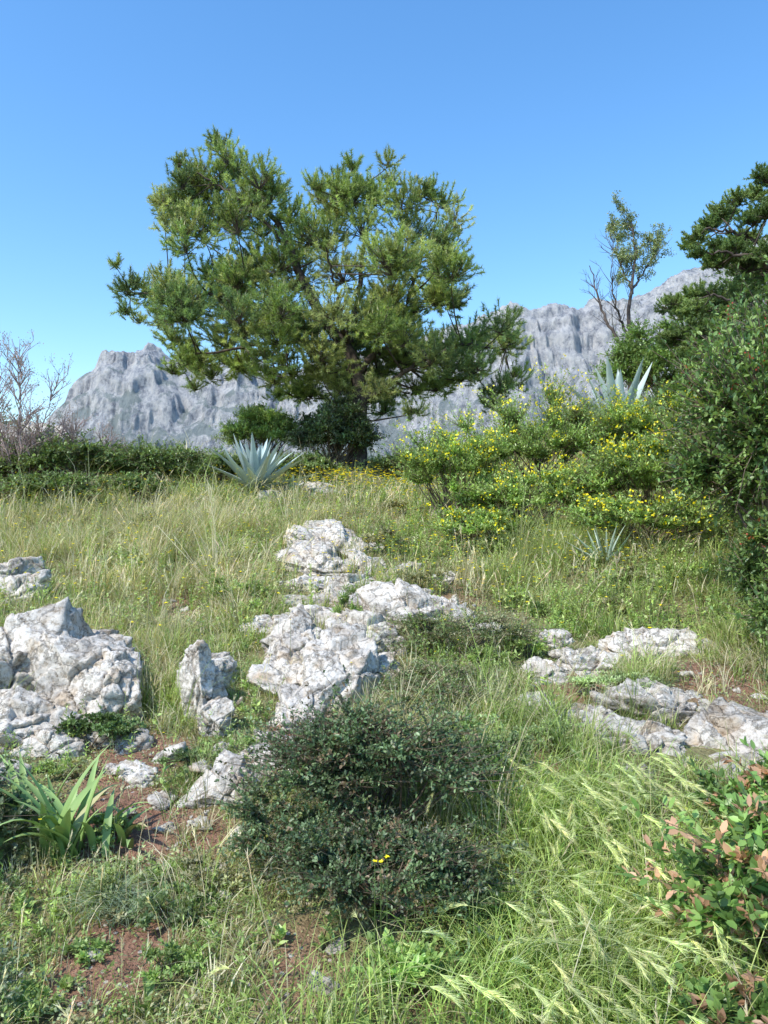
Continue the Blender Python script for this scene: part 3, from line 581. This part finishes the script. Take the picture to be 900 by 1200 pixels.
# ---------------------------------------------------------------- grass
def dryness(x, y):
    d = .38+.85*fbm(x/1.0, y/1.0, 0, 3, 77)
    d = d+.30*sstep(.3, -1.2, x)*sstep(4.8, 6.5, y)*(1-.6*sstep(10.5, 14, y))
    d = d-.2*sstep(-.2, .8, x)*(1-sstep(3.6, 4.6, y)) - .28*sstep(.3, 1.2, x)*sstep(5.2, 6.5, y)
    return np.clip(d, .05, .88)
def scatter(n, y0, y1):
    y = np.sqrt(rng.uniform(y0**2, y1**2, n)); x = rng.uniform(-1, 1, n)*(.60*y+.6); return x, y
GRN = np.array([(.32, .43, .11), (.40, .51, .14), (.24, .34, .08), (.47, .54, .18), (.31, .36, .13)])
STR = np.array([(.70, .63, .41), (.60, .53, .32), (.74, .68, .47), (.50, .43, .26)])
def grass(mbg, n, y0, y1, nb, hh, ww, segs, spread):
    x, y = scatter(n, y0, y1)
    keep = ~on_rock(x, y, .6) & (rng.random(n) > soil(x, y)*.85)
    dens = fbm(x*1.1, y*1.1, 5, 3, 90); keep &= rng.random(n) < np.clip(.72+dens*2.0, .06, 1)
    x, y = x[keep], y[keep]; n = len(x); dr = dryness(x, y)
    hs = np.clip(.5+1.0*fbm(x/.45, y/.45, 9, 3, 33), 0, 1)
    th = hh*(.2+1.35*hs)*np.exp(rng.normal(0, .38, n))
    left = sstep(0, -1.5, x)*sstep(5, 7, y); th *= 1+.4*left
    th *= 1-.45*sstep(.2, -1.0, x)*(1-sstep(4, 5, y))
    isdry = rng.random(n) < dr
    tc = np.where(isdry[:, None], STR[rng.integers(0, 4, n)], GRN[rng.integers(0, 5, n)])*(1+rng.uniform(-.28, .2, (n, 1)))
    ta = rng.uniform(0, 2*PI, n)
    i = np.repeat(np.arange(n), nb); m = len(i); spr = (spread*rng.uniform(.5, 1.5, n))[i]
    bx_ = x[i]+rng.normal(size=m)*spr; by_ = y[i]+rng.normal(size=m)*spr
    k = ~on_rock(bx_, by_, .45); i = i[k]; bx_ = bx_[k]; by_ = by_[k]; m = len(i)
    base = np.stack([bx_, by_, H(bx_, by_)-.005], 1)
    away = np.arctan2(by_-y[i], bx_-x[i]); ang = np.where(rng.random(m) < .6, away, ta[i]+rng.normal(size=m)*.6)
    h = th[i]*rng.uniform(.4, 1.2, m); wv = (ww*rng.uniform(.6, 1.7, n))[i]
    c = tc[i]*(1+rng.uniform(-.2, .2, (m, 1))); mixd = rng.random(m) < .14; c[mixd] = STR[rng.integers(0, 4, mixd.sum())]
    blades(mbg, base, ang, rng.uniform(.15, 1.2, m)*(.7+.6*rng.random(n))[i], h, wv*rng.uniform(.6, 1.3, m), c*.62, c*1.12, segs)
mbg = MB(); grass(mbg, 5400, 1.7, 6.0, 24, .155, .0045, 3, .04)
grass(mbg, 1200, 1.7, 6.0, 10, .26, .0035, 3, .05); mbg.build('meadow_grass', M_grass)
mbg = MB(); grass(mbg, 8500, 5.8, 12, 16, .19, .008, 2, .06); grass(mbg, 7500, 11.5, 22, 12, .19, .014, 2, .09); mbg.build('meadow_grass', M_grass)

mb = MB()
T = [(-2.5, 9.3, 1.3, 1.0, 80, .40), (-3.6, 9.0, .9, .8, 35, .36), (-1.4, 9.8, .8, .8, 26, .36), (1.9, 8.4, .4, .25, 22, .5), (1.35, 7.8, .2, .2, 8, .4), (-2.2, 7.8, .9, .6, 30, .30), (-1.2, 6.6, .4, .4, 20, .24), (-4.8, 9.5, 1, 1, 35, .35), (2.0, 7.0, .9, .6, 14, .3), (.35, 4.3, .3, .4, 18, .24), (-1.6, 11.5, 1.2, .8, 20, .3)]
for (cx, cy, rx, ry, nt, h) in T:
    tx = cx+rng.normal(size=nt)*rx*.6; ty = cy+rng.normal(size=nt)*ry*.6; k = ~on_rock(tx, ty, .9); tx, ty = tx[k], ty[k]
    i = np.repeat(np.arange(len(tx)), 60); m = len(i); x = tx[i]+rng.normal(size=m)*.05; y = ty[i]+rng.normal(size=m)*.05
    base = np.stack([x, y, H(x, y)-.01], 1); a = np.arctan2(y-ty[i], x-tx[i])
    c = STR[rng.integers(0, 4, m)] if cx < 1 else (GRN[rng.integers(0, 5, m)]*.6+STR[0]*.4)
    c = c*(.7+.5*rng.random((len(tx), 1)))[i]; g = rng.random(m) < .3; c[g] = GRN[rng.integers(0, 5, g.sum())]
    th = (h*np.exp(rng.normal(0, .3, len(tx))))[i]
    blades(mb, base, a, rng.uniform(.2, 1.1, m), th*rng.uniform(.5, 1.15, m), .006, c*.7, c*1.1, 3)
mb.build('tall_dry_grass', M_grass)

def weeds():
    mb = MB()
    def grp(n, y0, y1, h0, h1, nl, L, W, cols, xr=None, seed=0, thr=-.05):
        x, y = scatter(n, y0, y1); q = fbm(x/.8, y/.8, seed, 2, 120+seed) > thr
        if xr: q &= (x > xr[0]) & (x < xr[1])
        q &= ~on_rock(x, y, .8) & (rng.random(n) > soil(x, y)*.6); x, y = x[q], y[q]; n = len(x)
        h = rng.uniform(h0, h1, n); b = np.stack([x, y, H(x, y)-.01], 1); az = rng.uniform(0, 2*PI, n); ln = rng.uniform(.05, .5, n)
        d = np.stack([np.cos(az), np.sin(az), 0*az], 1); t = np.linspace(0, 1, 4)[None, :, None]
        P = b[:, None]+d[:, None]*(h*ln)[:, None, None]*t**2; P = P.copy(); P[..., 2] += h[:, None]*t[..., 0]
        sc = pick(cols, n)*(1+rng.uniform(-.2, .2, (n, 1)))
        tubes(mb, P, np.linspace(1, .5, 4)[None]*W*.14*np.ones((n, 1)), sc*.9, 3)
        tt = rng.uniform(.08, 1, (n, nl, 1)); pos = b[:, None]+d[:, None]*(h*ln)[:, None, None]*tt**2; pos = pos.copy(); pos[..., 2] += h[:, None]*tt[..., 0]
        m = n*nl; dd = nrm(runit(m)*[1, 1, .4]+[0, 0, .5]); sz = (1.15-.6*tt).reshape(-1)
        leaves4(mb, pos.reshape(-1, 3), dd, nrm(runit(m)*.6+[0, 0, 1.]), L*sz*rng.uniform(.6, 1.2, m), W*sz, np.repeat(sc, nl, 0)*(1+rng.uniform(-.2, .2, (m, 1))))
    G1 = [(.29, .40, .11), (.37, .48, .14), (.22, .31, .09)]
    grp(2100, 1.8, 6.5, .08, .24, 16, .035, .012, G1, seed=1)
    grp(800, 1.8, 6.5, .1, .22, 14, .022, .012, [(.22, .29, .14), (.36, .26, .16), (.36, .42, .24)], seed=2)
    grp(450, 1.8, 6.5, .06, .14, 10, .055, .03, G1, seed=6)
    grp(4600, 6, 12, .12, .38, 18, .055, .022, G1+[(.4, .4, .2), (.45, .50, .18)], seed=3)
    grp(4200, 5.5, 12, .12, .42, 16, .045, .018, [(.34, .47, .12), (.44, .55, .16), (.28, .40, .10)], xr=(.3, 6), seed=5, thr=-.3)
    grp(2600, 11, 21, .15, .4, 14, .09, .035, [(.30, .40, .11), (.42, .51, .16), (.22, .30, .09)], seed=4)
    mb.build('leafy_weeds', M_leaf)
    mb = MB()
    for n, y0, y1, h0, h1, s in [(1000, 2, 6, .2, .34, 1.0), (2800, 6, 13, .25, .48, 1.7)]:
        x, y = scatter(n, y0, y1); q = ~on_rock(x, y, 1) & (rng.random(n) < dryness(x, y)+.2) & (fbm(x/.9, y/.9, 4, 2, 140) > -.1); x, y = x[q], y[q]; n = len(x)
        h = rng.uniform(h0, h1, n); b = np.stack([x, y, H(x, y)-.01], 1); az = rng.normal(.5, 1.2, n); ln = rng.uniform(.1, .6, n); d = np.stack([np.cos(az), np.sin(az), 0*az], 1)
        t = np.linspace(0, 1, 4)[None, :, None]; P = b[:, None]+d[:, None]*(h*ln)[:, None, None]*t**2; P = P.copy(); P[..., 2] += h[:, None]*t[..., 0]
        c = jit((.68, .61, .42), n, .2); tubes(mb, P, .0011*s*np.ones((n, 4)), c, 3)
        td = nrm(P[:, -1]-P[:, -2]); k = 12; o = rng.uniform(0, .07*s, (n, k, 1)); pos = P[:, -1][:, None]-td[:, None]*o*.9
        needles(mb, pos.reshape(-1, 3), nrm(td[:, None]+runit(n*k).reshape(n, k, 3)*.4).reshape(-1, 3), .028*s, .004*s, np.repeat(c, k, 0)*(1+rng.uniform(-.2, .2, (n*k, 1))))
    mb.build('seeding_grass_stalks', M_grass)
weeds()

def barley():
    mb = MB()
    C = [(.55, 2.65, .30, .35, 120), (1.0, 2.75, .28, .35, 80), (.75, 3.3, .35, .3, 110), (.6, 2.35, .3, .15, 50), (1.05, 3.6, .25, .2, 30), (1.0, 2.35, .3, .12, 30), (.45, 3.75, .2, .2, 25), (-.05, 2.35, .3, .1, 12)]
    for cx, cy, rx, ry, n in C:
        x = cx+rng.normal(size=n)*rx*.6; y = cy+rng.normal(size=n)*ry*.6
        h = rng.uniform(.2, .44, n); az = rng.normal(.3, 1.1, n); lean = rng.uniform(.3, .9, n)
        base = np.stack([x, y, H(x, y)-.01], 1); d = np.stack([np.cos(az), np.sin(az), 0*az], 1)
        t = np.linspace(0, 1, 7)[None, :, None]
        P = base[:, None]+d[:, None]*(h*lean)[:, None, None]*t**2.2; P = P.copy(); P[..., 2] += (h[:, None]*(t[..., 0]-.38*t[..., 0]**4))
        tubes(mb, P, .0014*np.ones((n, 7)), np.array((.42, .48, .20)), 3)
        tip = P[:, -1]; td = nrm(P[:, -1]-P[:, -2]); na = 60; hl = rng.uniform(.06, .11, n)
        s = rng.uniform(0, 1, (n, na, 1)); drop = np.array([0, 0, -1.])
        pos = tip[:, None]+td[:, None]*hl[:, None, None]*s+drop*hl[:, None, None]*.4*s*s
        dd = nrm(td[:, None]+runit(n*na).reshape(n, na, 3)*.38+drop*.35*s)
        hc = np.repeat(jit((.68, .70, .38), n, .2), na, 0)*(1+rng.uniform(-.2, .2, (n*na, 1)))
        needles(mb, pos.reshape(-1, 3), dd.reshape(-1, 3), rng.uniform(.03, .055, n*na), .0028, hc)
        pos2 = tip[:, None]+td[:, None]*hl[:, None, None]*s[:, :20]+drop*hl[:, None, None]*.4*s[:, :20]**2
        leaves4(mb, pos2.reshape(-1, 3), nrm(td[:, None]+runit(n*20).reshape(n, 20, 3)*.3).reshape(-1, 3), runit(n*20), .016, .005, jit((.57, .62, .30), n*20))
        m = n*9; i = rng.integers(0, n, m); b = base[i]+rng.normal(size=(m, 3))*[.04, .04, 0]; b[:, 2] = H(b[:, 0], b[:, 1])
        c = jit((.37, .48, .13), m, .3)
        blades(mb, b, rng.uniform(0, 2*PI, m), rng.uniform(.3, 1.2, m), rng.uniform(.14, .34, m), .0065, c*.7, c*1.2, 3)
    mb.build('wild_barley_grass', M_grass)
barley()

def herbs():
    mb = MB(); 
    def layer(n, y0, y1, nl, r, L, W, hmax):
        x, y = scatter(n, y0, y1); k = ~on_rock(x, y, .8) & (rng.random(n) > soil(x, y)*.6); x, y = x[k], y[k]; n = len(x)
        c = np.array([(.24, .34, .10), (.31, .41, .12), (.17, .24, .08), (.36, .43, .20), (.36, .23, .14), (.36, .33, .18)])[rng.choice(6, n, p=[.25, .25, .19, .16, .05, .10])]
        i = np.repeat(np.arange(n), nl); m = len(i); rr = r*(.5+rng.random(n))[i]
        px = x[i]+rng.normal(size=m)*rr; py = y[i]+rng.normal(size=m)*rr; hz = (hmax*rng.random(n)**1.5)[i]*rng.random(m)
        pos = np.stack([px, py, H(px, py)+.004+hz], 1)
        d = nrm(runit(m)*[1, 1, .5]+[0, 0, .35]); nv = nrm(runit(m)*.5+[0, 0, 1.])
        leaves4(mb, pos, d, nv, L*rng.uniform(.6, 1.3, m), W*rng.uniform(.7, 1.2, m), c[i]*(1+rng.uniform(-.25, .25, (m, 1))))
    layer(4800, 1.8, 6.5, 22, .035, .017, .009, .10)
    layer(3400, 1.8, 6.0, 14, .05, .010, .006, .05)
    layer(6000, 6, 13, 16, .07, .03, .014, .18)
    layer(3500, 12, 21, 12, .12, .05, .025, .2)
    mb.build('ground_cover_herbs', M_leaf)
herbs()
def flowers():
    mb = MB()
    def fl(x, y, hz, s, col, k=6):
        n = len(x); z = H(x, y)+hz; c = np.stack([x, y, z], 1)
        i = np.repeat(np.arange(n), k); m = n*k; a = np.tile(np.arange(k)*2*PI/k, n)
        d = nrm(np.stack([np.cos(a), np.sin(a), .25+0*a], 1)+rng.normal(size=(m, 3))*.15)
        leaves4(mb, c[i], d, np.tile([0, 0, 1.], (m, 1)), s, s*.7, jit(col, m, .1))
        P = np.stack([np.stack([x, y, z-hz], 1), c], 1); tubes(mb, P, .0012*np.ones((n, 2)), np.array((.14, .2, .06)), 3)
    def patch(cx, cy, r, n): return cx+rng.normal(size=n)*r, cy+rng.normal(size=n)*r
    fl(np.array([-.03, .01, -.01]), np.array([2.50, 2.51, 2.53]), np.array([.43, .44, .41]), .011, YEL)
    for cx, cy, r, n, h in [(-.8, 14.2, .7, 300, .38), (.5, 13, .8, 200, .38), (-.9, 5.4, .4, 8, .15), (.8, 8.6, 1.0, 220, .4), (-4.5, 10, 1.5, 280, .5), (-2, 6, 1.2, 40, .3), (2, 8, 1.2, 220, .45), (3.2, 8, .8, 110, .5), (-2.5, 8, 1.2, 140, .45), (1, 6.5, 1, 60, .35), (-1, 11.5, 1.2, 200, .45)]:
        x, y = patch(cx, cy, r, n); s = .009 if cy < 7 else (.021 if cy < 12 else .034)
        fl(x, y, h*rng.uniform(.5, 1.1, n), s, YEL)
    x, y = patch(1.6, 8.2, .5, 8); fl(x, y, rng.uniform(.3, .5, 8), .025, (.75, .73, .68), 12)
    x, y = patch(2.4, 4.9, .3, 22); fl(x, y, rng.uniform(.03, .1, 22), .008, (.5, .05, .03))
    mb.build('wild_flowers', M_leaf)
flowers()

# ---------------------------------------------------------------- mountain
def mountain():
    rp = [(-1500,640),(-400,610),(0,566),(55,535),(80,505),(98,474),(112,455),(128,440),(140,428),(150,424),(165,421),(180,412),(192,416),(205,430),(215,428),(232,440),(250,430),(272,424),(290,408),(302,420),(318,436),(345,440),(380,425),(420,415),(460,410),(500,398),(540,385),(580,372),(598,361),(625,366),(650,359),(685,366),(700,356),(735,352),(765,342),(800,322),(830,308),(860,300),(900,290),(1000,262),(1200,240),(1600,270),(2400,420)]
    ax = np.array([(p[0]-450)/890 for p in rp]); ae = np.array([(600-p[1])/890 for p in rp])
    nx, ny = 1500, 420; a = np.linspace(-.8, 1.0, nx); yy = np.linspace(1700, 3500, ny)
    A, Y = np.meshgrid(a, yy); X = A*3000*(.55+.45*Y/3000)
    ridge_y = 3000+140*fbm(X/500, 0, 0, 3, 5)
    rz = np.interp(X/3000, ax, ae)*3000
    s = (Y-2300)/(ridge_y-2300); body = np.clip(s, 0, 1)
    prof = np.where(s < 1, .6*body+.4*sstep(.3, .95, body), np.clip(1-(s-1)*1.4, -.2, 1))
    wx = X+110*fbm(X/230, Y/230, 2, 4, 31); wy = Y+110*fbm(X/230+9, Y/230, 7, 4, 37)
    gul = ridged(wx/340+wy/900, wy/700, 1, 3, 14); gul2 = ridged(wx/120-wy/500, wy/260, 4, 4, 24); gul3 = ridged(wx/34, wy/55, 4, 3, 29)
    env = body*(1-.85*sstep(.6, 1.0, body)); e2 = sstep(0, .2, body)*(1-.65*sstep(.8, 1, body))
    Z = rz*prof + env*170*gul + e2*(58*gul2+19*gul3) + 12*sstep(.85, 1, body)*ridged(X/32, 1, 0, 4, 66)
    led = Z/85+1.6*fbm(X/200, Y/200, 0, 4, 71); fr = led-np.floor(led); Z = Z+(sstep(.35, .65, fr)-fr)*36*e2
    Z = np.where(s <= 0, -30+60*fbm(X/400, Y/400, 0, 3, 2), Z)-40*(1-body)
    mb = MB(); mb.add(np.stack([X, Y, Z], -1), np.full((nx*ny, 3), .5), [grid_faces(nx, ny)])
    m, nt = new_mat('mountain_limestone'); L = nt.links
    geo = N(nt, 'ShaderNodeNewGeometry'); sx = N(nt, 'ShaderNodeSeparateXYZ'); L.new(geo.outputs['Normal'], sx.inputs[0])
    n1 = N(nt, 'ShaderNodeTexNoise'); n1.inputs['Scale'].default_value = .011; n1.inputs['Detail'].default_value = 10; n1.inputs['Roughness'].default_value = .7
    n2 = N(nt, 'ShaderNodeTexNoise'); n2.inputs['Scale'].default_value = .03; n2.inputs['Detail'].default_value = 9; n2.inputs['Roughness'].default_value = .8
    mp = N(nt, 'ShaderNodeMapping'); mp.inputs['Scale'].default_value = (1.1, .6, .7); mp.inputs['Rotation'].default_value = (0, .3, 0); L.new(geo.outputs['Position'], mp.inputs[0])
    L.new(geo.outputs['Position'], n1.inputs['Vector']); L.new(mp.outputs[0], n2.inputs['Vector'])
    r = ramp(nt, [(.39, (.27, .285, .325)), (.48, (.56, .56, .57)), (.59, (.75, .735, .71))]); L.new(n2.outputs['Fac'], r.inputs[0])  # limestone tones; bluish cast in the darks stands in for aerial haze
    px = N(nt, 'ShaderNodeSeparateXYZ'); L.new(geo.outputs['Position'], px.inputs[0])
    hz = N(nt, 'ShaderNodeMapRange'); hz.inputs[1].default_value = 250; hz.inputs[2].default_value = 620; hz.inputs[3].default_value = .14; hz.inputs[4].default_value = -.05; L.new(px.outputs[2], hz.inputs[0])
    ad = N(nt, 'ShaderNodeMath', operation='ADD'); L.new(n1.outputs['Fac'], ad.inputs[0]); L.new(hz.outputs[0], ad.inputs[1])
    ad2 = N(nt, 'ShaderNodeMath', operation='MULTIPLY_ADD'); ad2.inputs[1].default_value = .2; L.new(sx.outputs[2], ad2.inputs[0]); L.new(ad.outputs[0], ad2.inputs[2])
    rv = ramp(nt, [(.69, (0, 0, 0)), (.75, (.8, .8, .8))]); L.new(ad2.outputs[0], rv.inputs[0])
    mx = N(nt, 'ShaderNodeMix', data_type='RGBA'); L.new(rv.outputs[0], mx.inputs[0]); L.new(r.outputs[0], mx.inputs[6]); mx.inputs[7].default_value = (.26, .31, .30, 1)
    b = N(nt, 'ShaderNodeBump'); b.inputs['Strength'].default_value = 1; b.inputs['Distance'].default_value = 38; L.new(n2.outputs['Fac'], b.inputs['Height'])
    p = N(nt, 'ShaderNodeBsdfPrincipled'); p.inputs['Roughness'].default_value = 1; p.inputs['Specular IOR Level'].default_value = 0
    L.new(mx.outputs[2], p.inputs['Base Color']); L.new(b.outputs[0], p.inputs['Normal'])
    out = N(nt, 'ShaderNodeOutputMaterial'); L.new(p.outputs[0], out.inputs[0])
    mb.build('mountain_range', m, True)
mountain()

# ---------------------------------------------------------------- light, sky, camera
el = math.radians(50); az = math.radians(230)   # azimuth clockwise from +Y
sd = np.array([math.sin(az)*math.cos(el), math.cos(az)*math.cos(el), math.sin(el)])
sl = bpy.data.lights.new('sun', 'SUN'); sl.energy = 5.0; sl.angle = math.radians(.5); sl.color = (1, .96, .88)
so = bpy.data.objects.new('sun', sl); scene.collection.objects.link(so); so.rotation_euler = Vector(sd).to_track_quat('Z', 'Y').to_euler(); so.location = (-10, -10, 30)
w = bpy.data.worlds.new('World'); scene.world = w; w.use_nodes = True; nt = w.node_tree
bg = nt.nodes['Background']; sk = nt.nodes.new('ShaderNodeTexSky'); sk.sky_type = 'NISHITA'; sk.sun_disc = False
sk.sun_elevation = el; sk.sun_rotation = az; sk.altitude = 0; sk.air_density = 1.25; sk.dust_density = .5; sk.ozone_density = 4.5
hs = nt.nodes.new('ShaderNodeHueSaturation'); hs.inputs['Saturation'].default_value = 1.2; hs.inputs['Value'].default_value = 1.78
nt.links.new(sk.outputs[0], hs.inputs['Color']); nt.links.new(hs.outputs[0], bg.inputs[0]); bg.inputs[1].default_value = .15
cam = bpy.data.cameras.new('camera'); co = bpy.data.objects.new('camera', cam); scene.collection.objects.link(co); scene.camera = co
co.location = (0, 0, 1.6); co.rotation_euler = (math.radians(90), 0, 0)
cam.sensor_fit = 'VERTICAL'; cam.sensor_height = 36; cam.lens = 36*890/1200; cam.clip_end = 20000; cam.clip_start = .05
scene.view_settings.view_transform = 'Standard'; scene.view_settings.look = 'None'; scene.view_settings.exposure = 0
